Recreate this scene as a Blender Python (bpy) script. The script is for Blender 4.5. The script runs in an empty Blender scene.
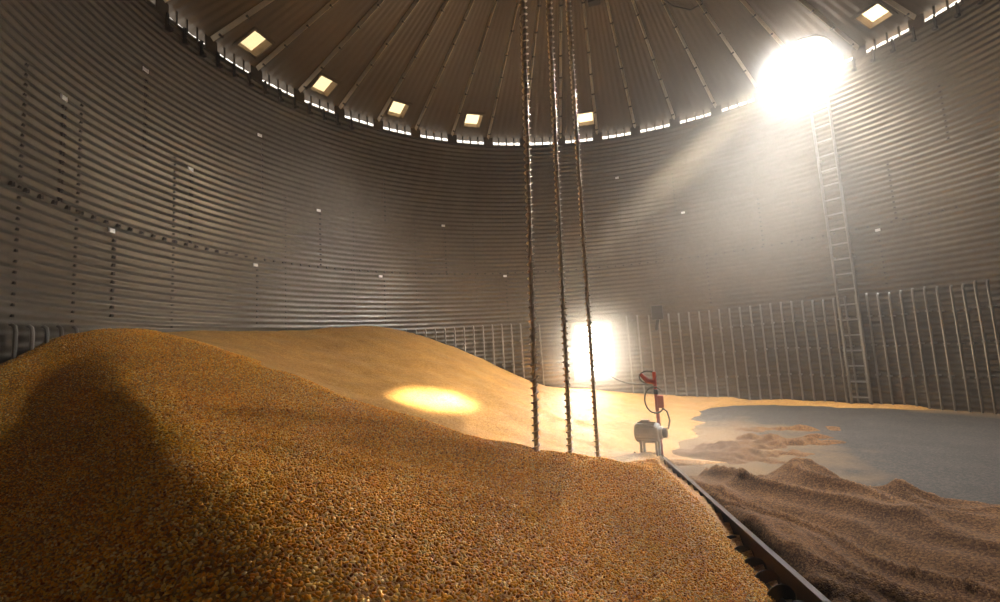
import bpy, bmesh, math, random
import numpy as np
from mathutils import Vector, Matrix

random.seed(7); np.random.seed(7)
SC = bpy.context.scene
COL = SC.collection
PI = math.pi

# ------------------------------------------------------------------ dimensions (metres, floor at z = 0, bin axis at x = y = 0)
R = 6.37                    # inside radius of the bin
TIER = 1.118                # height of one wall sheet
EAVE = 6.83
RING = 3.381                # height of the bolted lap between two wall tiers
ROD_TOP = 2.117
APEX = Vector((-0.447, 0.297, 9.352))
NRIB = 42
RIB0 = math.radians(-23.6135)
STEP = 2 * PI / NRIB
CAM = Vector((0.0, -6.267, 1.6))
CAM_F = Vector((-0.27407277, 0.95734097, 0.09155536))
CAM_U = Vector((0.0904846, -0.06910873, 0.99349712))
CAM_R = CAM_F.cross(CAM_U).normalized()
FOC = 495.41


def wall_r(z):
    return R * (1 - 0.0161 * min(1.2, max(-0.6, (z - RING) / (3 * TIER))))


def cyl(az, r, z):
    a = math.radians(az)
    return Vector((r * math.sin(a), r * math.cos(a), z))


def on_wall(az, z, off=0.0):
    return cyl(az, wall_r(z) - off, z)


def on_roof(a, s, off=0.0):
    """point of the roof cone: a = azimuth in radians about the tilted axis, s = 0 at the apex, 1 at the eave; off = metres inwards"""
    re = R * 0.9839
    p = Vector((APEX.x * (1 - s) + re * s * math.sin(a), APEX.y * (1 - s) + re * s * math.cos(a), EAVE + (1 - s) * (APEX.z - EAVE)))
    if off:
        n = roof_normal(a)
        p = p - n * off
    return p


def roof_normal(a):
    re = R * 0.9839
    d = Vector((re * math.sin(a) - APEX.x, re * math.cos(a) - APEX.y, EAVE - APEX.z)).normalized()
    t = Vector((math.cos(a), -math.sin(a), 0))
    n = t.cross(d).normalized()
    return n if n.z > 0 else -n


# ------------------------------------------------------------------ helpers
def link(name, me, mat=None, parent=None):
    o = bpy.data.objects.new(name, me)
    COL.objects.link(o)
    if mat is not None and me is not None:
        me.materials.append(mat)
    if parent is not None:
        o.parent = parent
        o.matrix_parent_inverse = parent.matrix_basis.inverted()
    return o


def np_mesh(name, verts, quads, smooth=True):
    me = bpy.data.meshes.new(name)
    v = np.asarray(verts, dtype=np.float32); q = np.asarray(quads, dtype=np.int32)
    me.vertices.add(len(v)); me.vertices.foreach_set('co', v.ravel())
    n = q.shape[1]
    me.loops.add(q.size); me.loops.foreach_set('vertex_index', q.ravel())
    me.polygons.add(len(q))
    me.polygons.foreach_set('loop_start', np.arange(0, q.size, n, dtype=np.int32))
    me.polygons.foreach_set('loop_total', np.full(len(q), n, dtype=np.int32))
    me.polygons.foreach_set('use_smooth', np.full(len(q), smooth))
    me.update(calc_edges=True); me.validate()
    return me


class MB:
    """collects simple shapes into one mesh"""
    def __init__(self):
        self.bm = bmesh.new()

    def box(self, c, sx, sy, sz, ax=None, bev=0.0):
        """box centred at c; ax = three unit axes"""
        if ax is None:
            ax = (Vector((1, 0, 0)), Vector((0, 1, 0)), Vector((0, 0, 1)))
        r = bmesh.ops.create_cube(self.bm, size=1.0)
        for v in r['verts']:
            x, y, z = v.co
            v.co = Vector(c) + ax[0] * (x * sx) + ax[1] * (y * sy) + ax[2] * (z * sz)
        if bev:
            es = list({e for v in r['verts'] for e in v.link_edges})
            bmesh.ops.bevel(self.bm, geom=es, offset=bev, segments=2, affect='EDGES', profile=0.6)
        return self

    def tube(self, pts, rad, seg=10, caps=True):
        pts = [Vector(p) for p in pts]
        rads = rad if isinstance(rad, (list, tuple)) else [rad] * len(pts)
        rings = []
        up = None
        for i, p in enumerate(pts):
            d = (pts[min(i + 1, len(pts) - 1)] - pts[max(i - 1, 0)]).normalized()
            if up is None:
                up = Vector((0, 0, 1)) if abs(d.z) < .9 else Vector((1, 0, 0))
            a = (up - d * up.dot(d)).normalized(); b = d.cross(a); up = a
            rings.append([self.bm.verts.new(p + (a * math.cos(t) + b * math.sin(t)) * rads[i]) for t in [2 * PI * k / seg for k in range(seg)]])
        for r0, r1 in zip(rings, rings[1:]):
            for k in range(seg):
                self.bm.faces.new((r0[k], r0[(k + 1) % seg], r1[(k + 1) % seg], r1[k]))
        if caps:
            self.bm.faces.new(rings[0][::-1]); self.bm.faces.new(rings[-1])
        return self

    def helix(self, p0, p1, r_in, r_out, pitch, seg=14, thick=0.004):
        """screw flighting between two points"""
        p0 = Vector(p0); p1 = Vector(p1); d = (p1 - p0); L = d.length; d.normalize()
        a = d.orthogonal().normalized(); b = d.cross(a)
        n = int(L / pitch * seg); prev = None
        for i in range(n + 1):
            t = i / seg * 2 * PI; c = p0 + d * (i / seg * pitch)
            u = a * math.cos(t) + b * math.sin(t)
            cur = [self.bm.verts.new(c + u * r_in - d * thick), self.bm.verts.new(c + u * r_out - d * thick * .5),
                   self.bm.verts.new(c + u * r_out + d * thick * .5), self.bm.verts.new(c + u * r_in + d * thick)]
            if prev:
                for k in range(4):
                    self.bm.faces.new((prev[k], prev[(k + 1) % 4], cur[(k + 1) % 4], cur[k]))
            prev = cur
        return self

    def sphere(self, c, r, seg=10, scale=(1, 1, 1)):
        q = bmesh.ops.create_uvsphere(self.bm, u_segments=seg, v_segments=max(5, seg // 2 + 1), radius=r)
        for v in q['verts']:
            v.co = Vector(c) + Vector((v.co.x * scale[0], v.co.y * scale[1], v.co.z * scale[2]))
        return self

    def build(self, name, mat, parent=None, smooth=True):
        bmesh.ops.recalc_face_normals(self.bm, faces=self.bm.faces[:])
        me = bpy.data.meshes.new(name)
        self.bm.to_mesh(me); self.bm.free()
        if smooth:
            for p in me.polygons:
                p.use_smooth = True
            me.set_sharp_from_angle(angle=math.radians(38))
        return link(name, me, mat, parent)


def thing(name, label, cat, loc=(0, 0, 0), group=None):
    o = bpy.data.objects.new(name, None); COL.objects.link(o)
    o.location = loc; o.empty_display_size = .1
    return tag(o, label, cat, group)


def tag(o, label=None, cat=None, group=None, kind=None):
    if label: o['label'] = label
    if cat: o['category'] = cat
    if group: o['group'] = group
    if kind: o['kind'] = kind
    return o


# ------------------------------------------------------------------ materials
def mat_new(name):
    m = bpy.data.materials.new(name); m.use_nodes = True
    nt = m.node_tree
    b = nt.nodes['Principled BSDF']
    return m, nt, b


def simple(name, col, rough=.5, metal=0.0, var=.12, scale=8.0):
    m, nt, b = mat_new(name)
    tc = nt.nodes.new('ShaderNodeTexCoord'); nz = nt.nodes.new('ShaderNodeTexNoise')
    nz.inputs['Scale'].default_value = scale; nz.inputs['Detail'].default_value = 4
    nt.links.new(tc.outputs['Object'], nz.inputs['Vector'])
    cr = nt.nodes.new('ShaderNodeValToRGB')
    cr.color_ramp.elements[0].position = .3; cr.color_ramp.elements[1].position = .7
    cr.color_ramp.elements[0].color = (*[c * (1 - var) for c in col], 1)
    cr.color_ramp.elements[1].color = (*[min(1, c * (1 + var)) for c in col], 1)
    nt.links.new(nz.outputs['Fac'], cr.inputs['Fac'])
    nt.links.new(cr.outputs['Color'], b.inputs['Base Color'])
    b.inputs['Roughness'].default_value = rough; b.inputs['Metallic'].default_value = metal
    return m


def galvanised(name, base, rough, metal, dust, dust_amt):
    """galvanised sheet steel with a film of grain dust"""
    m, nt, b = mat_new(name)
    N = nt.nodes.new; L = nt.links.new
    tc = N('ShaderNodeTexCoord')
    n1 = N('ShaderNodeTexNoise'); n1.inputs['Scale'].default_value = .9; n1.inputs['Detail'].default_value = 5
    n2 = N('ShaderNodeTexNoise'); n2.inputs['Scale'].default_value = 14; n2.inputs['Detail'].default_value = 6
    L(tc.outputs['Object'], n1.inputs['Vector']); L(tc.outputs['Object'], n2.inputs['Vector'])
    mx = N('ShaderNodeMix'); mx.data_type = 'RGBA'
    mx.inputs[6].default_value = (*base, 1); mx.inputs[7].default_value = (*dust, 1)
    mr = N('ShaderNodeMapRange'); mr.inputs[1].default_value = .3; mr.inputs[2].default_value = .7
    mr.inputs[3].default_value = max(0, dust_amt - .25); mr.inputs[4].default_value = min(1, dust_amt + .25)
    ad = N('ShaderNodeMath'); ad.operation = 'ADD'; ad.inputs[1].default_value = -.25
    ml = N('ShaderNodeMath'); ml.operation = 'MULTIPLY'; ml.inputs[1].default_value = .5
    L(n2.outputs['Fac'], ml.inputs[0]); L(ml.outputs[0], ad.inputs[0])
    a2 = N('ShaderNodeMath'); a2.operation = 'ADD'
    L(n1.outputs['Fac'], a2.inputs[0]); L(ad.outputs[0], a2.inputs[1])
    L(a2.outputs[0], mr.inputs[0])
    L(mr.outputs[0], mx.inputs[0]); L(mx.outputs[2], b.inputs['Base Color'])
    inv = N('ShaderNodeMath'); inv.operation = 'MULTIPLY_ADD'; inv.inputs[1].default_value = -metal; inv.inputs[2].default_value = metal
    L(mr.outputs[0], inv.inputs[0]); L(inv.outputs[0], b.inputs['Metallic'])
    b.inputs['Roughness'].default_value = rough
    return m


def grain(name, c_dark, c_mid, c_light, scale, bump=.6):
    """a bed of maize kernels: one colour per kernel, a gap round each"""
    m, nt, b = mat_new(name)
    N = nt.nodes.new; L = nt.links.new
    tc = N('ShaderNodeTexCoord')
    v = N('ShaderNodeTexVoronoi'); v.inputs['Scale'].default_value = scale
    v2 = N('ShaderNodeTexVoronoi'); v2.inputs['Scale'].default_value = scale; v2.feature = 'DISTANCE_TO_EDGE'
    L(tc.outputs['Object'], v.inputs['Vector']); L(tc.outputs['Object'], v2.inputs['Vector'])
    sep = N('ShaderNodeSeparateColor'); L(v.outputs['Color'], sep.inputs[0])
    cr = N('ShaderNodeValToRGB')
    e = cr.color_ramp.elements
    e[0].position = 0; e[0].color = (*c_dark, 1); e[1].position = 1; e[1].color = (*c_light, 1)
    k = e.new(.45); k.color = (*c_mid, 1)
    L(sep.outputs[0], cr.inputs['Fac'])
    nz = N('ShaderNodeTexNoise'); nz.inputs['Scale'].default_value = 2.2; nz.inputs['Detail'].default_value = 6
    L(tc.outputs['Object'], nz.inputs['Vector'])
    mr = N('ShaderNodeMapRange'); mr.inputs[1].default_value = .3; mr.inputs[2].default_value = .7; mr.inputs[3].default_value = .78; mr.inputs[4].default_value = 1.1
    L(nz.outputs['Fac'], mr.inputs[0])
    mul = N('ShaderNodeMix'); mul.data_type = 'RGBA'; mul.blend_type = 'MULTIPLY'; mul.inputs[0].default_value = 1
    L(cr.outputs['Color'], mul.inputs[6]); L(mr.outputs[0], mul.inputs[7])
    L(mul.outputs[2], b.inputs['Base Color'])
    bp = N('ShaderNodeBump'); bp.inputs['Strength'].default_value = bump; bp.inputs['Distance'].default_value = .006
    m2 = N('ShaderNodeMapRange'); m2.inputs[2].default_value = .35
    L(v2.outputs['Distance'], m2.inputs[0])
    ad = N('ShaderNodeMath'); ad.operation = 'ADD'; L(m2.outputs[0], ad.inputs[0]); L(sep.outputs[1], ad.inputs[1])
    L(ad.outputs[0], bp.inputs['Height']); L(bp.outputs['Normal'], b.inputs['Normal'])
    b.inputs['Roughness'].default_value = .45
    return m


M_WALL = galvanised('galvanised_wall', (.175, .155, .128), .33, .94, (.062, .045, .028), .38)
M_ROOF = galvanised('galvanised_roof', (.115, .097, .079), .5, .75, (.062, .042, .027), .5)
M_RIB = galvanised('roof_rib_steel', (.50, .43, .33), .38, .6, (.38, .29, .18), .4)
M_ROD = galvanised('rod_steel', (.30, .285, .26), .38, .85, (.18, .15, .11), .35)
M_DARK = simple('dark_steel', (.055, .05, .047), .5, .6)
M_AUGER = galvanised('auger_steel', (.55, .50, .45), .33, .7, (.40, .30, .2), .45)
M_SWEEP = galvanised('sweep_steel', (.075, .06, .05), .7, .3, (.11, .07, .035), .5)
M_MOTOR = simple('motor_grey_paint', (.52, .50, .47), .55, .1)
M_RED = simple('red_paint', (.42, .055, .03), .45, .0)
M_CORD = simple('black_rubber', (.05, .045, .04), .6, 0)
M_CORD2 = simple('grey_cord', (.22, .19, .16), .6, 0)
M_PATCH = simple('white_light_leak', (.95, .93, .88), .6, 0)  # white colour painted in for daylight leaking at the seams
M_CORN = grain('corn_kernels', (.33, .13, .018), (.48, .225, .045), (.63, .36, .11), 80)
M_CORN2 = grain('dusty_corn_kernels', (.060, .022, .004), (.115, .046, .010), (.24, .115, .032), 95)
M_FLOOR = grain('dusty_floor', (.026, .021, .017), (.036, .029, .023), (.066, .05, .036), 60, .25)

M_CORN.node_tree.nodes['Principled BSDF'].inputs['Specular IOR Level'].default_value = .2
for m in (M_FLOOR, M_CORN2):
    b = m.node_tree.nodes['Principled BSDF']; b.inputs['Roughness'].default_value = .85; b.inputs['Specular IOR Level'].default_value = .2
m, nt, b = mat_new('translucent_vent')
b.inputs['Base Color'].default_value = (.6, .5, .36, 1); b.inputs['Roughness'].default_value = .6
tl = nt.nodes.new('ShaderNodeBsdfTranslucent'); tl.inputs['Color'].default_value = (.23, .212, .178, 1)
mxs = nt.nodes.new('ShaderNodeMixShader'); mxs.inputs[0].default_value = .85
nt.links.new(b.outputs[0], mxs.inputs[1]); nt.links.new(tl.outputs[0], mxs.inputs[2])
nt.links.new(mxs.outputs[0], nt.nodes['Material Output'].inputs['Surface'])
M_VENT = m
M_VENT2 = simple('vent_throat', (.34, .27, .2), .6, 0)

# ------------------------------------------------------------------ camera
cam_data = bpy.data.cameras.new('camera')
cam_data.sensor_width = 36; cam_data.lens = FOC * 36 / 1000
cam_data.clip_start = .02
cam = bpy.data.objects.new('camera', cam_data); COL.objects.link(cam)
cam.matrix_world = Matrix((
    (CAM_R.x, CAM_U.x, -CAM_F.x, CAM.x), (CAM_R.y, CAM_U.y, -CAM_F.y, CAM.y), (CAM_R.z, CAM_U.z, -CAM_F.z, CAM.z), (0, 0, 0, 1)))
SC.camera = cam

# ------------------------------------------------------------------ wall: corrugated cylinder with a doorway
DOOR_AZ, DOOR_HW, DOOR_Z0, DOOR_Z1 = -11.5, 3.9, .66, 2.02
NA, PER = 360, 11            # columns round, corrugations per tier
rows = []
z = -.02
Z_TOP = EAVE - .165
nrow = int((Z_TOP - z) / (TIER / PER) * 7)
zs = np.linspace(z, Z_TOP, nrow)
az = np.linspace(0, 2 * PI, NA, endpoint=False)
amp = .0105
rad = np.array([wall_r(q) for q in zs]) + amp * np.cos((zs - RING) * 2 * PI * PER / TIER)
V = np.stack([np.outer(rad, np.sin(az)), np.outer(rad, np.cos(az)), np.repeat(zs[:, None], NA, 1)], -1).reshape(-1, 3)
i, j = np.meshgrid(np.arange(nrow - 1), np.arange(NA), indexing='ij')
q = np.stack([i * NA + j, i * NA + (j + 1) % NA, (i + 1) * NA + (j + 1) % NA, (i + 1) * NA + j], -1).reshape(-1, 4)
azc = np.degrees((az[j.ravel()] + PI / NA)); azc = np.where(azc > 180, azc - 360, azc); zc = zs[i.ravel()]
keep = ~((np.abs(azc - DOOR_AZ) < DOOR_HW) & (zc > DOOR_Z0) & (zc < DOOR_Z1))
wall = link('wall_round', np_mesh('wall_round', V, q[keep]), M_WALL)
tag(wall, 'round corrugated galvanised steel wall of the grain bin', 'wall', kind='structure')

# bolted laps
def bolt_mesh(pts, nrm, size, name):
    mb = MB()
    for p, n in zip(pts, nrm):
        t = Vector((0, 0, 1)).cross(n).normalized(); u = n.cross(t)
        mb.box(p, size * 1.3, size, size * .8, (t, u, n), size * .2)
    return mb.build(name, M_DARK, wall)

ring_az = [a for a in np.arange(-124, 66, 1.75) if abs(a - DOOR_AZ) > 1]
def wall_n(a): return -Vector((math.sin(math.radians(a)), math.cos(math.radians(a)), 0))
RING_Y = RING + .02
for a0 in (0, 60, 120):
    s = [a for a in ring_az if a0 - 124 <= a < a0 - 64]
    if s: bolt_mesh([on_wall(a, RING_Y, .012) for a in s], [wall_n(a) for a in s], .030, 'lap_bolts')
seams = []
for a in (-114.6, -95.3, -71.0, -43.6, 0.5, 25, 46.5): seams.append((a, RING, RING + TIER, .030))
for a in (-107, -83.4, -57.5, -30.0, 14, 43.7, 60): seams.append((a, ROD_TOP + .1, RING - .1, .026))
for a in (-103, -82.5, -57, -30, -3, 9, 36, 55): seams.append((a, RING + TIER, RING + 2 * TIER - .1, .028))
for a in (-119.5, -112.2, -98, -78, -64, -50.5, -37, -24, 4, 31, 50): seams.append((a, ROD_TOP, RING + 1.2 * TIER, .018))
for a, z0, z1, sz in seams:
    zz = np.arange(z0 + .07, z1, TIER / PER)
    bolt_mesh([on_wall(a, k, .008) for k in zz], [wall_n(a)] * len(zz), sz, 'seam_bolts')
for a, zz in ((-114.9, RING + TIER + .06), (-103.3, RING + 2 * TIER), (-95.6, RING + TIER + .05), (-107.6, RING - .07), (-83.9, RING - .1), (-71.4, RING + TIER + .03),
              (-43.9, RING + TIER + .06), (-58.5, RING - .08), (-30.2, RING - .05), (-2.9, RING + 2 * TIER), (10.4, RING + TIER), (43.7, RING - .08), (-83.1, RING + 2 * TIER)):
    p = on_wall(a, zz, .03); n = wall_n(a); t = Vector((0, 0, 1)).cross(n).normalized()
    MB().box(p, .085, .05, .012, (t, n.cross(t), n), .003).build('light_leak_patch', M_PATCH, wall)  # pale patch painted as a spot of light leaking through the lap
# eave brackets hanging below the roof edge
for k in range(56):
    a = -100 + k * 3.0
    if not (-100 <= a <= -64 or 38 <= a <= 62): continue
    p = on_wall(a, EAVE - .28, .03); n = wall_n(a); t = Vector((0, 0, 1)).cross(n).normalized()
    mb = MB(); mb.box(p, .035, .25, .03, (t, n.cross(t), n), .004); mb.box(p + Vector((0, 0, -.11)) + n * .03, .06, .05, .07, (t, n.cross(t), n), .006)
    mb.build('eave_bracket', M_DARK, wall)

# ------------------------------------------------------------------ doorway
door = thing('door_1', 'open access doorway in the round wall, blazing with daylight', 'doorway', on_wall(DOOR_AZ, DOOR_Z0))
door['kind'] = 'structure'
mb = MB()
rr = .10
arc = []
for zz, sgn in ((DOOR_Z0, 1), (DOOR_Z1, -1)):
    pts = [on_wall(DOOR_AZ + d, zz) for d in np.linspace(-DOOR_HW - .5, DOOR_HW + .5, 13)]
    for p0, p1 in zip(pts, pts[1:]):
        c = (p0 + p1) / 2; t = (p1 - p0); L = t.length; t.normalize(); n = t.cross(Vector((0, 0, 1)))
        mb.box(c, L * 1.02, .10, .09, (t, n, Vector((0, 0, 1))))
for sgn in (-1, 1):
    p = on_wall(DOOR_AZ + sgn * (DOOR_HW + .25), (DOOR_Z0 + DOOR_Z1) / 2); n = wall_n(DOOR_AZ); t = Vector((0, 0, 1)).cross(n).normalized()
    mb.box(p, .09, DOOR_Z1 - DOOR_Z0 + .09, .10, (t, Vector((0, 0, 1)), n))
mb.build('door_frame', M_ROD, door)

# ------------------------------------------------------------------ roof: steel cone in radial panels
HATCH_A, HATCH_S, HATCH_L, HATCH_W = math.radians(38.5), .926, .31, .36   # open manhole just above the eave
VENTS = [(-87.1, .937), (-71.8, .945), (-55.0, .932), (-36.8, .920), (-8.8, .919), (50.3, .926)]
VH = .205                                # half size of the vent throat
NC, NS = NRIB * 48, 90
ss = np.concatenate([np.linspace(.02, .78, 26), np.linspace(.785, 1.0, 86), [1.020]]); NS = len(ss)
aa = RIB0 + np.arange(NC) * 2 * PI / NC
fine = (np.abs(((np.arange(NC) % 8) - 4) / 4.0) - .5) * .012            # shallow ribs rolled into every panel
Vv = np.zeros((NS, NC, 3))
re = R * .9839
Vv[..., 0] = APEX.x * (1 - ss)[:, None] + re * np.outer(ss, np.sin(aa))
Vv[..., 1] = APEX.y * (1 - ss)[:, None] + re * np.outer(ss, np.cos(aa))
Vv[..., 2] = (EAVE + (1 - ss) * (APEX.z - EAVE))[:, None] + np.outer(np.clip(ss * 1.1, 0, 1), fine)
i, j = np.meshgrid(np.arange(NS - 1), np.arange(NC), indexing='ij')
q = np.stack([i * NC + j, (i + 1) * NC + j, (i + 1) * NC + (j + 1) % NC, i * NC + (j + 1) % NC], -1).reshape(-1, 4)
ac = aa[j.ravel()] + PI / NC; sc_ = (ss[i.ravel()] + ss[i.ravel() + 1]) / 2
dist_a = np.abs((ac - HATCH_A + PI) % (2 * PI) - PI)
slant = (on_roof(HATCH_A, 1) - APEX).length
keep = ~((dist_a * re * HATCH_S / HATCH_W) ** 2 + ((sc_ - HATCH_S) * slant / HATCH_L) ** 2 < 1)
for vd, vs in VENTS:
    da = np.abs((ac - math.radians(vd) + PI) % (2 * PI) - PI) * re * vs
    keep &= ~((da < VH) & (np.abs(sc_ - vs) * slant < VH))
roof = link('ceiling', np_mesh('ceiling', Vv.reshape(-1, 3), q[keep]), M_ROOF)
tag(roof, 'conical steel roof of radial ribbed panels above the bin', 'roof', kind='structure')

# peak cap closing the middle of the roof
mb = MB()
rc = [mb.bm.verts.new(on_roof(2 * PI * k / 32, .05, -.01)) for k in range(32)]
tp = mb.bm.verts.new(APEX + Vector((0, 0, .06)))
for k in range(32):
    mb.bm.faces.new((rc[k], rc[(k + 1) % 32], tp))
mb.build('peak_cap', M_ROOF, roof)

# raised seams between the panels, with their clips and the eave plates that break the daylight slit
for k in range(-10, 13):
    a = RIB0 + k * STEP
    n = roof_normal(a); d = (on_roof(a, 1) - on_roof(a, .1)).normalized(); t = d.cross(n)
    p0, p1 = on_roof(a, .035, .012), on_roof(a, .995, .012)
    mb = MB()
    w0, w1, hh = .022, .036, .06
    vs = []
    for p, w in ((p0, w0), (p1, w1)):
        for (u, v) in ((-w, .02), (-w * .12, -hh), (w * .12, -hh), (w, .02)):
            vs.append(mb.bm.verts.new(p + t * u + n * v))
    for f in ((0, 1, 5, 4), (1, 2, 6, 5), (2, 3, 7, 6), (3, 0, 4, 7), (0, 3, 2, 1), (4, 5, 6, 7)):
        mb.bm.faces.new([vs[x] for x in f])
    rib = mb.build('roof_rib', M_RIB, roof, smooth=False)
    mb = MB()
    for s in np.arange(.12, .98, .085):
        mb.box(on_roof(a, s, .066), .075, .03, .02, (t, d, n), .004)
    mb.build('rib_clip', M_DARK, rib)
    # eave plate under the rib and three thin tabs over the slit of the bay
    mb = MB()
    hz = Z_TOP - .04
    def plate(az_, wdt):
        r_ = re - .012
        o = Vector((math.sin(az_), math.cos(az_), 0)); tt = Vector((math.cos(az_), -math.sin(az_), 0))
        mb.box(Vector((0, 0, (EAVE + hz) / 2)) + o * r_, wdt, .014, EAVE - hz + .03, (tt, o, Vector((0, 0, 1))))
    plate(a, .24)
    for f in (.36, .57, .78):
        plate(a + STEP * (f - .07), .03)
    mb.build('eave_plate', M_ROOF, roof, smooth=False)

# open roof hatch: upstanding collar round the hole
n = roof_normal(HATCH_A)
hc = on_roof(HATCH_A, HATCH_S)
up_d = (on_roof(HATCH_A, .3) - on_roof(HATCH_A, 1)).normalized(); side = n.cross(up_d).normalized()
hatch = thing('roof_hatch', 'open roof hatch above the ladder, flooded with white sunlight', 'roof hatch', hc)
mb = MB()
prev = None
for k in range(49):
    th = 2 * PI * k / 48
    o = side * (math.cos(th) * (HATCH_W + .02)) + up_d * (math.sin(th) * (HATCH_L + .02))
    oo = o.normalized()
    cur = [mb.bm.verts.new(hc + o + oo * u + n * v) for u, v in ((-.03, -.035), (.06, -.035), (.06, .02), (.0, .02), (.0, .15), (-.03, .15))]
    if prev:
        for q_ in range(6):
            mb.bm.faces.new((prev[q_], prev[(q_ + 1) % 6], cur[(q_ + 1) % 6], cur[q_]))
    prev = cur
bmesh.ops.remove_doubles(mb.bm, verts=mb.bm.verts[:], dist=1e-4)
mb.build('collar', M_RIB, hatch)
mb = MB()
ld = (up_d * .985 + n * .10).normalized(); ln = side.cross(ld)
hinge = hc + up_d * (HATCH_L + .08) + n * .16
prev = None
rim0, rim1 = [], []
for k in range(40):
    th = 2 * PI * k / 40
    p = hinge + ld * (HATCH_L + math.sin(th) * HATCH_L) + side * (math.cos(th) * HATCH_W)
    rim0.append(mb.bm.verts.new(p)); rim1.append(mb.bm.verts.new(p + ln * .03))
for k in range(40):
    mb.bm.faces.new((rim0[k], rim0[(k + 1) % 40], rim1[(k + 1) % 40], rim1[k]))
mb.bm.faces.new(rim0); mb.bm.faces.new(rim1)
mb.build('lid', M_MOTOR, hatch)

# roof vents: square throat flaring up to a translucent cap
VL = ['translucent square roof vent over the dark end of the eave, first in the row',
      'translucent square roof vent, second along the eave from the dark end',
      'translucent square roof vent, third along the eave from the dark end',
      'translucent square roof vent, fourth along the eave, last before the hanging augers',
      'translucent square roof vent partly crossed by the thin hanging auger',
      'translucent square roof vent just beyond the blazing roof hatch']
for (vd, vs), lab in zip(VENTS, VL):
    a = math.radians(vd)
    c = on_roof(a, vs); n = roof_normal(a); d = (on_roof(a, 1) - on_roof(a, .1)).normalized(); t = d.cross(n)
    v = thing('roof_vent', lab, 'roof vent', c, 'translucent vents in the roof above the eave')
    mb = MB()
    b0, b1, H = VH + .02, VH * .86, .14
    lo = [mb.bm.verts.new(c + t * (u * b0) + d * (w * b0) - n * .01) for u, w in ((-1, -1), (1, -1), (1, 1), (-1, 1))]
    hi = [mb.bm.verts.new(c + t * (u * b1) + d * (w * b1 + .03) + n * H) for u, w in ((-1, -1), (1, -1), (1, 1), (-1, 1))]
    for k in range(4):
        mb.bm.faces.new((lo[k], lo[(k + 1) % 4], hi[(k + 1) % 4], hi[k]))
    mb.build('throat', M_VENT2, v, smooth=False)
    mb = MB(); mb.box(c + d * .03 + n * (H + .006), b1 * 2.06, b1 * 2.06, .012, (t, d, n))
    mb.build('cap', M_VENT, v, smooth=False)
    mb = MB()
    for u, w, lx, ly in ((0, -1, 2, .1), (0, 1, 2, .1), (-1, 0, .1, 2), (1, 0, .1, 2)):
        mb.box(c + t * (u * b0) + d * (w * b0) - n * .012, b0 * lx + .03, b0 * ly + .03, .02, (t, d, n))
    mb.build('flange', M_ROOF, v, smooth=False)

# ------------------------------------------------------------------ floor
nt = M_FLOOR.node_tree; N = nt.nodes.new; L_ = nt.links.new     # film of spilled meal over the swept middle and along the wall foot
b = nt.nodes['Principled BSDF']; old = b.inputs['Base Color'].links[0].from_socket
tc = N('ShaderNodeTexCoord')
def falloff(c, sig):
    a_ = N('ShaderNodeVectorMath'); a_.operation = 'SUBTRACT'; a_.inputs[1].default_value = c; L_(tc.outputs['Object'], a_.inputs[0])
    d_ = N('ShaderNodeVectorMath'); d_.operation = 'MULTIPLY'; d_.inputs[1].default_value = [1 / q_ for q_ in sig]; L_(a_.outputs[0], d_.inputs[0])
    e_ = N('ShaderNodeVectorMath'); e_.operation = 'LENGTH'; L_(d_.outputs[0], e_.inputs[0]); return e_.outputs['Value']
def mrange(sock, a0, a1, b0, b1):
    m_ = N('ShaderNodeMapRange'); L_(sock, m_.inputs[0])
    for k_, v_ in zip((1, 2, 3, 4), (a0, a1, b0, b1)): m_.inputs[k_].default_value = v_
    return m_.outputs[0]
def mth(op, p_, q_):
    m_ = N('ShaderNodeMath'); m_.operation = op; m_.use_clamp = op == 'ADD'
    for k_, v_ in enumerate((p_, q_)):
        if isinstance(v_, (int, float)): m_.inputs[k_].default_value = v_
        else: L_(v_, m_.inputs[k_])
    return m_.outputs[0]
nz = N('ShaderNodeTexNoise'); nz.inputs['Scale'].default_value = 1.6; nz.inputs['Detail'].default_value = 7; L_(tc.outputs['Object'], nz.inputs['Vector'])
wob = mrange(nz.outputs['Fac'], .3, .7, -.35, .35)
mid = mrange(mth('SUBTRACT', falloff((.6, 1.3, 0), (1.6, 2.6, 1)), wob), .35, 1.15, .9, 0)
rim = mrange(mth('ADD', mth('MULTIPLY', falloff((0, 0, 0), (R, R, 1)), 1.0), mth('MULTIPLY', wob, .08)), .93, 1.0, 0, .9)
mk_ = mth('ADD', mid, rim)
mx = N('ShaderNodeMix'); mx.data_type = 'RGBA'; L_(mk_, mx.inputs[0]); L_(old, mx.inputs[6]); mx.inputs[7].default_value = (.19, .11, .045, 1)
L_(mx.outputs[2], b.inputs['Base Color'])
mb = MB()
bmesh.ops.create_circle(mb.bm, cap_ends=True, segments=128, radius=R + .06)
floor = mb.build('floor', M_FLOOR, smooth=False)
tag(floor, 'flat steel bin floor under a grey film of dust', 'floor', kind='structure')

# ------------------------------------------------------------------ corn: height fields from survey points
def rbf(pts, smooth=1e-3):
    P = np.array(pts, float); X = P[:, :2]; n = len(P)
    def phi(r): return np.where(r > 1e-9, r * r * np.log(r + 1e-12), 0)
    D = np.hypot(X[:, None, 0] - X[None, :, 0], X[:, None, 1] - X[None, :, 1])
    A = np.zeros((n + 3, n + 3)); A[:n, :n] = phi(D) + smooth * np.eye(n)
    A[:n, n] = 1; A[:n, n + 1:] = X; A[n, :n] = 1; A[n + 1:, :n] = X.T
    w = np.linalg.solve(A, np.concatenate([P[:, 2], np.zeros(3)]))
    def f(x, y):
        D = np.hypot(x[:, None] - X[None, :, 0], y[:, None] - X[None, :, 1])
        return phi(D) @ w[:n] + w[n] + x * w[n + 1] + y * w[n + 2]
    return f


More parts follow.
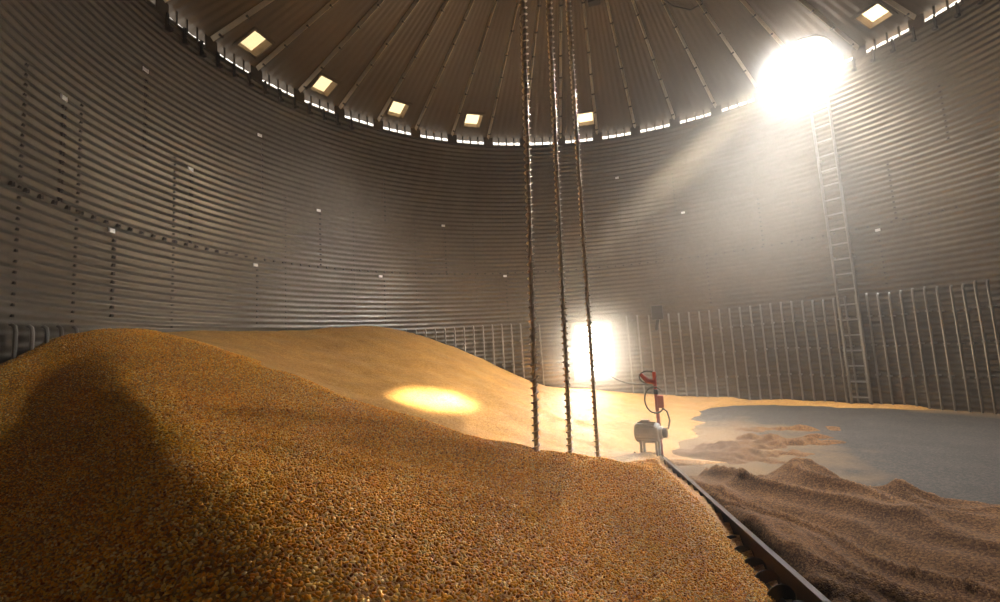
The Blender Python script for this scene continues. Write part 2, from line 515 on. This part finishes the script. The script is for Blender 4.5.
def vnoise(x, y, seed=0):
    """smooth value noise"""
    rs = np.random.RandomState(seed); T = rs.rand(64, 64)
    xi = np.floor(x).astype(int); yi = np.floor(y).astype(int); fx = x - xi; fy = y - yi
    fx = fx * fx * (3 - 2 * fx); fy = fy * fy * (3 - 2 * fy)
    g = lambda a, b: T[a % 64, b % 64]
    return (g(xi, yi) * (1 - fx) + g(xi + 1, yi) * fx) * (1 - fy) + (g(xi, yi + 1) * (1 - fx) + g(xi + 1, yi + 1) * fx) * fy - .5


CORN_PTS = [  # x, y, height above floor
    # against the wall on the dark side
    (-6.03, -2.06, 2.05), (-5.81, -2.6, 2.00), (-5.55, -3.13, 1.78), (-4.9, -4.07, 1.52), (-3.2, -5.5, 1.25), (-1.2, -6.25, 1.10), (.3, -6.36, .55),
    # against the far wall
    (-6.36, -.41, 2.14), (-6.2, 1.5, 2.16), (-5.46, 3.28, 2.20), (-4.4, 4.6, 1.72), (-3.5, 5.3, 1.15), (-2.59, 5.82, .62), (-1.17, 6.26, .38), (.2, 6.37, .20),
    (1.6, 6.16, .10), (3.2, 5.5, .05), (4.4, 4.6, .03), (3.8, 4.2, -.05), (2.6, 5.0, -.03), (1.4, 5.2, -.01),
    # crest
    (-5.2, -2.64, 2.02), (-4.7, -2.4, 1.95), (-4.2, -2.8, 1.90), (-3.77, -2.8, 1.79), (-2.74, -2.8, 1.45), (-1.85, -2.8, 1.14), (-1.21, -2.8, .95), (-.81, -2.8, .835), (-.68, -2.15, .665),
    (-.53, -1.45, .475), (-.38, -2.8, .78), (-.11, -2.8, .70), (.14, -2.9, .57),
    # near slope
    (-.12, -5.1, .78), (-.7, -5.3, 1.16), (-1.2, -5.0, 1.23), (-2.6, -4.4, 1.42), (-3.6, -3.8, 1.60), (-.5, -4.0, .82), (-1.6, -3.7, 1.09), (.1, -3.6, .50), (.45, -4.6, .26), (.45, -5.6, .30),
    # far slope, falling to the middle of the bin
    (-4.2, -1.2, 1.46), (-4.4, -2.0, 1.78), (-3.2, -2.1, 1.30), (-4.4, 0.2, 1.42), (-3.9, 1.8, 1.40), (-3.2, 3.2, 1.22), (-2.3, -1.5, .76), (-2.6, 0.2, .88), (-2.0, 2.0, .70), (-1.6, 3.6, .50), (-1.0, 5.0, .32),
    (-1.0, -.6, .28), (-.9, .8, .28), (-.6, 2.4, .22), (-.3, .6, .13), (-.25, -.4, .22), (-.1, -1.0, .34), (.06, -.5, .28), (.22, -1.2, .36), (.36, -1.9, .42), (.48, -2.6, .44), (-.02, 0, .22), (.1, .3, .08),
    (.3, 2.5, .05), (.5, 4.5, .06), (1.0, 5.5, .05), (1.0, 1.0, -.05),
]
AUG0, AUG1 = Vector((-.08, .05, 0)), Vector((1.16, -5.75, 0))     # line of the sweep auger
def aug_off(x, y):                              # signed distance from the auger, > 0 on the swept side
    d = (AUG1 - AUG0).normalized()
    return (y - AUG0.y) * d.x - (x - AUG0.x) * d.y
f_corn = rbf(CORN_PTS, 2e-3)
def corn_z(x, y):
    z = f_corn(x, y)
    side = -aug_off(x, y)                       # > 0 on the heap's side of the auger
    along = (x - AUG0.x) * (AUG1 - AUG0).normalized().x + (y - AUG0.y) * (AUG1 - AUG0).normalized().y
    cut = .11 + .10 * 1.5 * np.clip((3.6 - along) / 1.5, 0, 1) + np.maximum(side - .06, 0) * .95            # slope left by the sweep
    z = np.where(along > -.2, np.minimum(z, np.where(side > -.03, cut, -.2)), z)
    # a shallow hollow on the near wall side of the heap
    ux, uy = -.849, .528
    px, py = x + .62, y + 5.33
    al = px * ux + py * uy; of = px * uy - py * ux             # of < 0 towards the wall
    of = of + .12 * vnoise(al * 1.7, al * 0 + 2.5, 21)
    dip = np.clip((-of) / .7, 0, 1); dip = dip * dip * (3 - 2 * dip)
    fade = np.clip((4.6 - al) / 2.4, 0, 1) * np.clip((al + 1.2) / .8, 0, 1)
    z = z - .42 * dip * fade
    # furrows from boots and slides
    z = z + .03 * vnoise(x * 1.3, y * 1.3, 3) + .040 * vnoise(x * 2.9, y * 2.9, 4) + .010 * vnoise(x * 9, y * 9, 5)
    return z

def heightfield(name, fz, region, step, mat, skirt=-.015):
    xs = np.arange(-R, R + step, step); n = len(xs)
    X, Y = np.meshgrid(xs, xs, indexing='ij')
    x = X.ravel(); y = Y.ravel()
    rr_ = np.hypot(x, y); lim = R - .0
    k = np.where(rr_ > lim, lim / np.maximum(rr_, 1e-6), 1.0)
    x = x * k; y = y * k                          # snap the rim onto the wall
    z = fz(x, y)
    ok = region(x, y, z) & (rr_ < lim + step * 1.5)
    i, j = np.meshgrid(np.arange(n - 1), np.arange(n - 1), indexing='ij')
    q = np.stack([i * n + j, (i + 1) * n + j, (i + 1) * n + j + 1, i * n + j + 1], -1).reshape(-1, 4)
    q = q[ok[q].any(1) & (rr_[q] < lim + step * 1.5).all(1)]
    used = np.unique(q); mp = -np.ones(n * n, int); mp[used] = np.arange(len(used))
    z = np.maximum(z, skirt)
    return link(name, np_mesh(name, np.stack([x, y, z], -1)[used], mp[q]), mat)

pile = heightfield('corn_pile', corn_z, lambda x, y, z: z > .0, .035, M_CORN)
tag(pile, 'great sloping heap of golden corn kernels filling the dark side of the bin', 'corn pile', kind='stuff')

# loose kernels on the near slope
def kernels():
    out = []
    for r0_, r1_, sp in ((.25, 2.3, .0103), (2.3, 3.6, .0115), (3.6, 5.8, .0145), (5.8, 6.9, .018)):
        g = np.arange(-6.9, 6.9, sp)
        X, Y = np.meshgrid(g, g); x = X.ravel() + CAM.x; y = Y.ravel() + CAM.y
        d = np.hypot(x - CAM.x, y - CAM.y)
        th = np.degrees(np.arctan2(x - CAM.x, y - CAM.y))
        ok = (d >= r0_) & (d < r1_) & (th > -80) & ((r1_ < 6) | (th < -42)) & (th < 36) & (np.hypot(x, y) < R - .06) & (aug_off(x, y) < -.05)
        x = x[ok]; y = y[ok]
        x = x + np.random.uniform(-.5, .5, len(x)) * sp; y = y + np.random.uniform(-.5, .5, len(x)) * sp
        out.append(np.stack([x, y], -1))
    P = np.concatenate(out); x, y = P[:, 0], P[:, 1]
    z = np.concatenate([corn_z(a, b_) for a, b_ in zip(np.array_split(x, 8), np.array_split(y, 8))])
    ok = z > .06; x, y, z = x[ok], y[ok], z[ok]
    n = len(x)
    # one kernel: blunt wedge, broad at the crown and narrow at the tip
    k5 = np.array([[math.cos(t), math.sin(t)] for t in np.linspace(0, 2 * PI, 6)[:5]])
    base = [(-1.0, 0, 0)] + [(-.45, .62 * a, .46 * b_) for a, b_ in k5] + [(.55, .84 * a, .52 * b_) for a, b_ in k5] + [(.95, 0, 0)]
    base = np.array(base) * np.array([.0071, .0058, .0055])
    tri = []
    for k in range(5):
        k1 = (k + 1) % 5
        tri += [(0, 1 + k1, 1 + k), (1 + k, 1 + k1, 6 + k), (1 + k1, 6 + k1, 6 + k), (6 + k, 6 + k1, 11)]
    tri = np.array(tri)
    a = np.random.uniform(0, 2 * PI, n); el = np.random.normal(0, .55, n); ro = np.random.normal(0, .7, n); sc = np.random.uniform(.82, 1.15, n)
    X = np.stack([np.cos(a) * np.cos(el), np.sin(a) * np.cos(el), np.sin(el)], -1)
    Y0 = np.stack([-np.sin(a), np.cos(a), 0 * a], -1); Z0 = np.cross(X, Y0)
    Yv = Y0 * np.cos(ro)[:, None] + Z0 * np.sin(ro)[:, None]; Zv = np.cross(X, Yv)
    C = np.stack([x, y, z + np.random.uniform(-.002, .0075, n)], -1)
    V = C[:, None, :] + sc[:, None, None] * (base[None, :, 0:1] * X[:, None] + base[None, :, 1:2] * Yv[:, None] + base[None, :, 2:3] * Zv[:, None])
    T = (tri[None] + (np.arange(n) * 12)[:, None, None]).reshape(-1, 3)
    me = bpy.data.meshes.new('kernels')
    V = V.reshape(-1, 3).astype(np.float32); T = T.astype(np.int32)
    me.vertices.add(len(V)); me.vertices.foreach_set('co', V.ravel())
    me.loops.add(T.size); me.loops.foreach_set('vertex_index', T.ravel())
    me.polygons.add(len(T)); me.polygons.foreach_set('loop_start', np.arange(0, T.size, 3, dtype=np.int32)); me.polygons.foreach_set('loop_total', np.full(len(T), 3, dtype=np.int32))
    me.polygons.foreach_set('use_smooth', np.full(len(T), True))
    me.update(calc_edges=True)
    return me

mk, nt, b = mat_new('single_kernel')
ge = nt.nodes.new('ShaderNodeNewGeometry'); cr_ = nt.nodes.new('ShaderNodeValToRGB')
e = cr_.color_ramp.elements
e[0].position = 0; e[0].color = (.30, .09, .008, 1); e[1].position = 1; e[1].color = (.96, .73, .32, 1)
for pos, c in ((.18, (.74, .26, .012)), (.55, (.93, .425, .035)), (.80, (.96, .54, .08)), (.90, (.97, .67, .21))):
    k_ = e.new(pos); k_.color = (*c, 1)
nt.links.new(ge.outputs['Random Per Island'], cr_.inputs['Fac']); nt.links.new(cr_.outputs['Color'], b.inputs['Base Color'])
b.inputs['Roughness'].default_value = .30; b.inputs['Specular IOR Level'].default_value = .36
kern = link('kernels', kernels(), mk, pile)
kern['kind'] = 'stuff'

# drifts of spilled corn on the swept side
DRX = np.array([-1, .2, .44, 1.02, 1.45, 1.76, 2.21, 2.57, 3.4, 4.4, 7]); DRY = np.array([-.3, -.25, -.24, -.38, -.17, -.63, -1.04, -1.26, -1.9, -3.0, -5])
def drift_z(x, y):
    side = aug_off(x, y)
    yb = np.interp(x, DRX, DRY) + .12 * vnoise(x * 4, y * 4, 8) + .05 * vnoise(x * 13, y * 13, 9)
    m = np.clip((yb - y) / .28, 0, 1) * np.clip((side - .03) / .25, 0, 1)
    m = m * m * (3 - 2 * m)
    wx = x + .35 * vnoise(x * 1.1, y * 1.1, 12); wy = y + .35 * vnoise(x * 1.1 + 7, y * 1.1, 18)
    u = wx * .80 + wy * .60; v = -wx * .60 + wy * .80
    rip = 1 - np.abs(2 * vnoise(u * 2.4, v * .55, 11)) ** .8
    rip2 = 1 - np.abs(2 * vnoise(u * 5.2 + 5, v * 1.3, 19)) ** .8
    z = m * (.04 + .19 * rip ** 2 + .07 * rip2 ** 2 + .07 * vnoise(x * 2.3, y * 2.3, 13) + .014 * vnoise(x * 9, y * 9, 14)) - .012
    def mound(cx, cy, sx, sy, hgt, sd):
        return hgt * np.exp(-(((x - cx) / sx) ** 2 + ((y - cy) / sy) ** 2)) * (1 + 2.0 * vnoise(x * 4.5, y * 4.5, sd) + .8 * vnoise(x * 11, y * 11, sd + 1))
    h = np.maximum(mound(1.75, 1.75, .55, .35, .17, 15), np.maximum(mound(1.05, 1.0, .7, .5, .10, 17), mound(2.1, 2.6, .8, .25, .07, 22)))
    return np.maximum(z, h - .035)
drift = heightfield('corn_drift', drift_z, lambda x, y, z: (z > .0) & (aug_off(x, y) > .04) & (np.hypot(x, y) < R - .05), .03, M_CORN2, -.01)
tag(drift, 'low rippled drift of brown dusty corn on the swept floor beside the sweep auger', 'corn drift', kind='stuff')

# ------------------------------------------------------------------ vertical rods standing off the lower wall
def ordinal(n):
    w = ['', 'first', 'second', 'third', 'fourth', 'fifth', 'sixth', 'seventh', 'eighth', 'ninth', 'tenth', 'eleventh', 'twelfth', 'thirteenth', 'fourteenth', 'fifteenth',
         'sixteenth', 'seventeenth', 'eighteenth', 'nineteenth', 'twentieth']
    if n <= 20: return w[n]
    return {2: 'twenty-', 3: 'thirty-'}[n // 10] + w[n % 10] if n % 10 else {3: 'thirtieth'}[n // 10]

rod_list = []
for k, a in enumerate((-120.1, -118.1, -116.3, -114.5, -112.5)):
    rod_list.append((a, 'dark steel rod rising from the corn at the dark wall, %s from the edge' % ordinal(k + 1)))
mid = [-53.5 + 2.17 * k for k in range(15)]
for k, a in enumerate(mid):
    rod_list.append((a, 'steel rod above the corn on the far wall, %s out from the bright doorway' % ordinal(len(mid) - k)))
right = [-3.6, -1.3] + list(np.interp(np.arange(28), [0, 5, 10, 15, 18, 19.5, 27], [1.14, 11.49, 21.31, 30.5, 35.64, 38.3, 50.6])) + [52.4, 53.9, 55.4, 56.9]
LADDER_AZ = (36.6, 39.6)
for k, a in enumerate(right):
    rod_list.append((float(a), 'thin steel rod on the swept lower wall, %s past the doorway toward the ladder' % ordinal(k + 1)))

def pile_height(p):
    return max(float(corn_z(np.array([p.x]), np.array([p.y]))[0]), float(drift_z(np.array([p.x]), np.array([p.y]))[0]) if p.x > 0 else 0, 0)

proto = None
for a, lab in rod_list:
    n = wall_n(a)
    base = on_wall(a, 0, 0)
    t = thing('steel_rod', lab, 'rod', base, 'vertical rods along the lower wall')
    off = .085
    z0 = max(0.0, pile_height(on_wall(a, 1, .1)) - .25)
    zt = ROD_TOP + .02 * math.sin(a * 3.1)
    zz = list(np.linspace(z0, zt - .07, 6))
    pts = [on_wall(a, q_, off) for q_ in zz] + [on_wall(a, zt - .02, off - .008), on_wall(a, zt, off - .03), on_wall(a, zt - .005, off - .045)]
    MB().tube(pts, .019, 8).build('rod', M_ROD, t)
    for q_ in np.arange(zt - .42, z0 + .1, -.56):
        p = on_wall(a, q_, off * .5); tt = Vector((0, 0, 1)).cross(n).normalized()
        MB().box(p, .055, .03, off + .05, (tt, n.cross(tt), n), .004).build('clip', M_ROD, t)

# ------------------------------------------------------------------ ladder
lad = thing('ladder', 'tall grey steel ladder fixed to the wall, climbing to the roof hatch', 'ladder', on_wall(37.8, 0, .14))
rails = []
for a in LADDER_AZ:
    pts = [on_wall(a, q_, .16) for q_ in np.linspace(.0, EAVE - .15, 20)]
    MB().tube(pts, .026, 8).build('rail', M_ROD, lad)
for q_ in np.arange(.16, EAVE - .2, .30):
    MB().tube([on_wall(LADDER_AZ[0], q_, .16), on_wall(LADDER_AZ[1], q_, .16)], .015, 8).build('rung', M_ROD, lad)
for q_ in (.9, 2.9, 4.9):
    for a in LADDER_AZ:
        n = wall_n(a); tt = Vector((0, 0, 1)).cross(n).normalized()
        MB().box(on_wall(a, q_, .08), .03, .05, .18, (tt, n.cross(tt), n), .004).build('bracket', M_ROD, lad)

# ------------------------------------------------------------------ three hanging stirring augers
AUGERS = [((-.807, -2.8), (-.527, -2.8), 'thickest hanging stirring auger, nearest the corn crest and furthest from the doorway'),
          ((-.676, -2.15), (-.466, -2.15), 'middle one of three hanging screw augers, between its thicker and thinner neighbours'),
          ((-.530, -1.45), (-.408, -1.45), 'thinnest hanging stirring auger, crossing the bright doorway')]
for (x0, y0), (x1, y1), lab in AUGERS:
    zb = float(corn_z(np.array([x0]), np.array([y0]))[0])
    p0 = Vector((x0, y0, zb - .10)); p1 = Vector((x1, y1, 6.9))
    t = thing('stirring_auger', lab, 'auger', (x0, y0, zb), 'stirring augers hanging down to the corn')
    MB().tube([p0, p1], .0155, 10).build('shaft', M_AUGER, t)
    MB().helix(p0, p1, .013, .031, .052, 10, .004).build('flighting', M_AUGER, t)

# ------------------------------------------------------------------ sweep auger along the foot of the heap
sw = thing('sweep_auger', 'long dark sweep auger lying along the foot of the corn heap', 'sweep auger', AUG0)
d = (AUG1 - AUG0).normalized(); sd = Vector((0, 0, 1)).cross(d).normalized()
if aug_off(np.array([AUG0.x + sd.x + d.x]), np.array([AUG0.y + sd.y + d.y]))[0] < 0: sd = -sd      # sd points to the swept side
L = (AUG1 - AUG0).length
mb = MB()
zero = AUG0 + d * .60
prof = [(.062, .02), (.062, .285), (.045, .30), (.012, .30), (.012, .292), (.042, .292), (.052, .28), (.052, .02)]
r0 = [mb.bm.verts.new(zero + sd * u + Vector((0, 0, v))) for u, v in prof]
r1 = [mb.bm.verts.new(AUG1 + sd * u + Vector((0, 0, v))) for u, v in prof]
for k in range(8):
    mb.bm.faces.new((r0[k], r0[(k + 1) % 8], r1[(k + 1) % 8], r1[k]))
mb.bm.faces.new(r0[::-1]); mb.bm.faces.new(r1)
mb.build('back_shield', M_SWEEP, sw, smooth=False)
ax0 = AUG0 + d * .15 + Vector((0, 0, .135)) - sd * .05
ax1 = AUG1 + Vector((0, 0, .135)) - sd * .05
MB().tube([ax0, ax1], .03, 12).build('shaft', M_SWEEP, sw)
MB().helix(ax0, ax1, .028, .10, .17, 20, .005).build('flighting', M_SWEEP, sw)
mb = MB()
mb.box(AUG0 + Vector((0, 0, .085)), .28, .34, .17, (sd, d, Vector((0, 0, 1))), .03)
mb.build('gear_housing', M_CORN2, sw)

# electric motor standing on the gear housing
MC = AUG0 + Vector((.02, 0, .455))
mo = thing('drive_motor', 'grey electric drive motor on legs at the inner end of the sweep auger', 'motor', AUG0 + Vector((0, 0, .165)))
ma = Vector((1, -.25, 0)).normalized(); mb_ = Vector((0, 0, 1)).cross(ma)
mb = MB()
prof = [(-.165, .03), (-.16, .085), (-.145, .112), (.10, .116), (.122, .108), (.13, .075), (.165, .07), (.175, .03)]
mb.tube([MC + ma * u for u, _ in prof], [r_ for _, r_ in prof], 22)
for k in range(18):
    th = 2 * PI * k / 18; o = mb_ * math.cos(th) + Vector((0, 0, 1)) * math.sin(th)
    mb.box(MC + o * .116 - ma * .02, .21, .010, .018, (ma, ma.cross(o), o))
mb.build('motor_body', M_MOTOR, mo)
mb = MB(); mb.tube([MC + ma * .165, MC + ma * .21], [.06, .055], 16); mb.build('end_cap', M_DARK, mo)
for u in (-.09, .09):
    for w in (-.07, .07):
        MB().box(MC + ma * u + mb_ * w - Vector((0, 0, .20)), .028, .028, .24, (ma, mb_, Vector((0, 0, 1))), .004).build('leg', M_MOTOR, mo)
MB().box(MC + Vector((0, 0, .122)) - ma * .04 + mb_ * .02, .10, .08, .05, (ma, mb_, Vector((0, 0, 1))), .01).build('terminal_box', M_MOTOR, mo)

# red post that carries the power cord
PB = AUG0 + ma * .10 + mb_ * .19
po = thing('cord_post', 'slim red upright post behind the drive motor carrying the power cord', 'post', PB)
MB().tube([PB + Vector((0, 0, .02)), PB + Vector((0, 0, 1.16))], .022, 12).build('pole', M_RED, po)
arm0 = PB + Vector((0, 0, 1.03)); arm1 = PB + Vector((-.16, 0, 1.14))
MB().tube([arm0, arm0 * .5 + arm1 * .5 + Vector((-.01, 0, -.03)), arm1], [.028, .034, .022], 10).build('bracket', M_RED, po)
MB().box(PB + Vector((.045, -.03, .80)), .075, .06, .15, None, .012).build('switch_box', M_RED, po)
MB().box(PB + Vector((.0, -.03, .92)), .05, .05, .06, None, .01).build('clamp', M_DARK, po)
th = np.linspace(0, 2 * PI, 17)
MB().tube([PB + Vector((-.08 + .10 * math.cos(q_), .01, 1.10 + .075 * math.sin(q_))) for q_ in th], .008, 8, False).build('cord_loop', M_CORD, po)
th = np.linspace(.25 * PI, 1.75 * PI, 17)
MB().tube([PB + Vector((-.02 + .12 * math.cos(q_), -.02, .82 + .16 * math.sin(q_))) for q_ in th], .009, 8).build('cord_loop', M_CORD, po)
MB().tube([PB + Vector((.05, -.03, .73)), PB + Vector((.11, -.06, .68)), PB + Vector((.13, -.12, .58)), PB + Vector((.10, -.19, .50))], .010, 8).build('motor_lead', M_CORD, po)

# cord from the doorway to the post
c0 = on_wall(DOOR_AZ + 1.5, DOOR_Z0 + .25, -.1); c1 = PB + Vector((-.03, 0, 1.02))
pts = []
for u in np.linspace(0, 1, 24):
    p = c0.lerp(c1, u); p.z -= 1.0 * u * (1 - u) * .55
    p.z = max(p.z, pile_height(p) + .012); pts.append(p)
tag(MB().tube(pts, .012, 8).build('power_cord', M_CORD), 'thin power cord sagging from the doorway across to the red post', 'cord')

# small dark box on the wall, and a fixture with its cable under the roof
p = on_wall(3.0, 2.16, .1); n = wall_n(3.0); t = Vector((0, 0, 1)).cross(n).normalized()
jb = thing('junction_box', 'small dark box on the far wall between doorway and ladder', 'box', p)
MB().box(p, .26, .34, .14, (t, n.cross(t), n), .03).build('case', M_DARK, jb)
MB().tube([p - Vector((0, 0, .15)), p - Vector((0, 0, .42)) - t * .06], .035, 10).build('conduit', M_DARK, jb)
a = math.radians(-2.4); p = on_roof(a, .455, .12)
fx = thing('roof_fixture', 'small dark fixture under the roof panels above the augers', 'fixture', p)
MB().box(p, .24, .16, .14, None, .03).build('case', M_DARK, fx)
MB().tube([p + Vector((.1, 0, 0)), p + Vector((.22, .05, .0)), p + Vector((.3, .02, .15))], .012, 8).build('lead', M_CORD, fx)
MB().tube([p + Vector((0, 0, .05)), on_roof(a, .45, -.0)], .02, 8).build('hanger', M_DARK, fx)
pts = [on_roof(math.radians(q0), s_, .05) for q0, s_ in ((18, .50), (21.5, .565), (25, .60), (28.5, .60), (31.5, .55), (33, .48))]
tag(MB().tube(pts, .014, 8).build('roof_cable', M_CORD), 'thin dark cable drooping under the roof panels toward the hatch', 'cable')

# ------------------------------------------------------------------ dust haze in the air of the bin
mb = MB()
seg = 72
rb = [mb.bm.verts.new((6.7 * math.sin(2 * PI * k / seg), 6.7 * math.cos(2 * PI * k / seg), -.3)) for k in range(seg)]
rt = [mb.bm.verts.new((6.7 * math.sin(2 * PI * k / seg), 6.7 * math.cos(2 * PI * k / seg), EAVE + .1)) for k in range(seg)]
tp = mb.bm.verts.new((APEX.x, APEX.y, APEX.z + .3))
for k in range(seg):
    mb.bm.faces.new((rb[k], rb[(k + 1) % seg], rt[(k + 1) % seg], rt[k])); mb.bm.faces.new((rt[k], rt[(k + 1) % seg], tp))
mb.bm.faces.new(rb[::-1])
mh, nt, b = mat_new('dust_haze')
nt.nodes.remove(b)
vs = nt.nodes.new('ShaderNodeVolumeScatter')
vs.inputs['Color'].default_value = (.95, .89, .79, 1); vs.inputs['Anisotropy'].default_value = .35
gpos = nt.nodes.new('ShaderNodeNewGeometry')
acc = None
def plume(c, sig, amt):
    """a puff of thicker dust: density falls off as a bell curve round c"""
    global acc
    sb = nt.nodes.new('ShaderNodeVectorMath'); sb.operation = 'SUBTRACT'; sb.inputs[1].default_value = c
    nt.links.new(gpos.outputs['Position'], sb.inputs[0])
    dv = nt.nodes.new('ShaderNodeVectorMath'); dv.operation = 'MULTIPLY'; dv.inputs[1].default_value = [1 / q_ for q_ in sig]
    nt.links.new(sb.outputs[0], dv.inputs[0])
    dt = nt.nodes.new('ShaderNodeVectorMath'); dt.operation = 'DOT_PRODUCT'
    nt.links.new(dv.outputs[0], dt.inputs[0]); nt.links.new(dv.outputs[0], dt.inputs[1])
    ng = nt.nodes.new('ShaderNodeMath'); ng.operation = 'MULTIPLY'; ng.inputs[1].default_value = -1
    nt.links.new(dt.outputs['Value'], ng.inputs[0])
    ex = nt.nodes.new('ShaderNodeMath'); ex.operation = 'EXPONENT'; nt.links.new(ng.outputs[0], ex.inputs[0])
    ma_ = nt.nodes.new('ShaderNodeMath'); ma_.operation = 'MULTIPLY_ADD'; ma_.inputs[1].default_value = amt
    nt.links.new(ex.outputs[0], ma_.inputs[0])
    if acc is None: ma_.inputs[2].default_value = HAZE
    else: nt.links.new(acc, ma_.inputs[2])
    acc = ma_.outputs[0]
HAZE = .0035
hcen = on_roof(HATCH_A, HATCH_S)
plume(tuple(hcen - roof_normal(HATCH_A) * .10 + Vector((.05, .02, .05))), (.62, .62, .62), 1.0)  # extra dust added to spread a white glare round the hatch
plume(tuple(on_wall(DOOR_AZ, 1.35, .45)), (.72, .66, .72), 2.7)  # denser puff added so the doorway's glow spills past its edges
plume((2.3, 2.7, 3.5), (2.4, 2.4, 2.0), .030)
plume((.1, -.3, .35), (.8, 1.0, .5), .24)
nt.links.new(acc, vs.inputs['Density'])
nt.links.new(vs.outputs[0], nt.nodes['Material Output'].inputs['Volume'])
haze = mb.build('dust_haze', mh, smooth=False)
tag(haze, 'hazy grain dust hanging in the air and lighting up in the sunbeam', 'dust', kind='stuff')

# ------------------------------------------------------------------ light: sky, sun through the hatch, daylight at the openings
w = bpy.data.worlds.new('sky'); SC.world = w; w.use_nodes = True
bg = w.node_tree.nodes['Background']
bg.inputs['Color'].default_value = (1.0, .93, .82, 1); bg.inputs['Strength'].default_value = 1.7

def area(name, c, nrm, upv, sx, sy, radiance, col):
    l = bpy.data.lights.new(name, 'AREA'); l.shape = 'RECTANGLE'; l.size = sx; l.size_y = sy
    l.energy = radiance * PI * sx * sy; l.color = col
    o = bpy.data.objects.new(name, l); COL.objects.link(o)
    zax = -Vector(nrm).normalized(); yax = (Vector(upv) - zax * Vector(upv).dot(zax)).normalized(); xax = yax.cross(zax)
    o.matrix_world = Matrix(((xax.x, yax.x, zax.x, c.x), (xax.y, yax.y, zax.y, c.y), (xax.z, yax.z, zax.z, c.z), (0, 0, 0, 1)))
    return o

SPOT = Vector((-2.78, .2, .98))
sd_ = (SPOT - hc).normalized()
n = roof_normal(HATCH_A)
ob = area('daylight_hatch', hc + n * .10, -n * .45 + sd_ * .55, up_d, 2 * HATCH_W, 2 * HATCH_L, 590, (1, .97, .93))
ob.data.shape = 'ELLIPSE'
ob.data.energy *= PI / 4 * 1.55
ob.data.spread = math.radians(104)
dc = on_wall(DOOR_AZ, (DOOR_Z0 + DOOR_Z1) / 2, -.06)
area('daylight_door', dc, wall_n(DOOR_AZ), (0, 0, 1), 2 * math.radians(DOOR_HW) * R, DOOR_Z1 - DOOR_Z0, 60, (1, .84, .60))

l = bpy.data.lights.new('sun', 'SUN'); l.energy = 230; l.angle = math.radians(4.2); l.color = (1, .86, .62)
o = bpy.data.objects.new('sun', l); COL.objects.link(o)
o.rotation_euler = sd_.to_track_quat('-Z', 'Y').to_euler()
o.location = hc - sd_ * 5

# ------------------------------------------------------------------ view
SC.view_settings.view_transform = 'Standard'
SC.view_settings.look = 'None'
SC.view_settings.exposure = 0.48
SC.view_settings.gamma = 1
SC.view_settings.use_curve_mapping = False
SC.cycles.use_denoising = True
SC.cycles.max_bounces = 8
SC.cycles.volume_bounces = 1
SC.cycles.volume_step_rate = 4.0
SC.cycles.volume_max_steps = 128
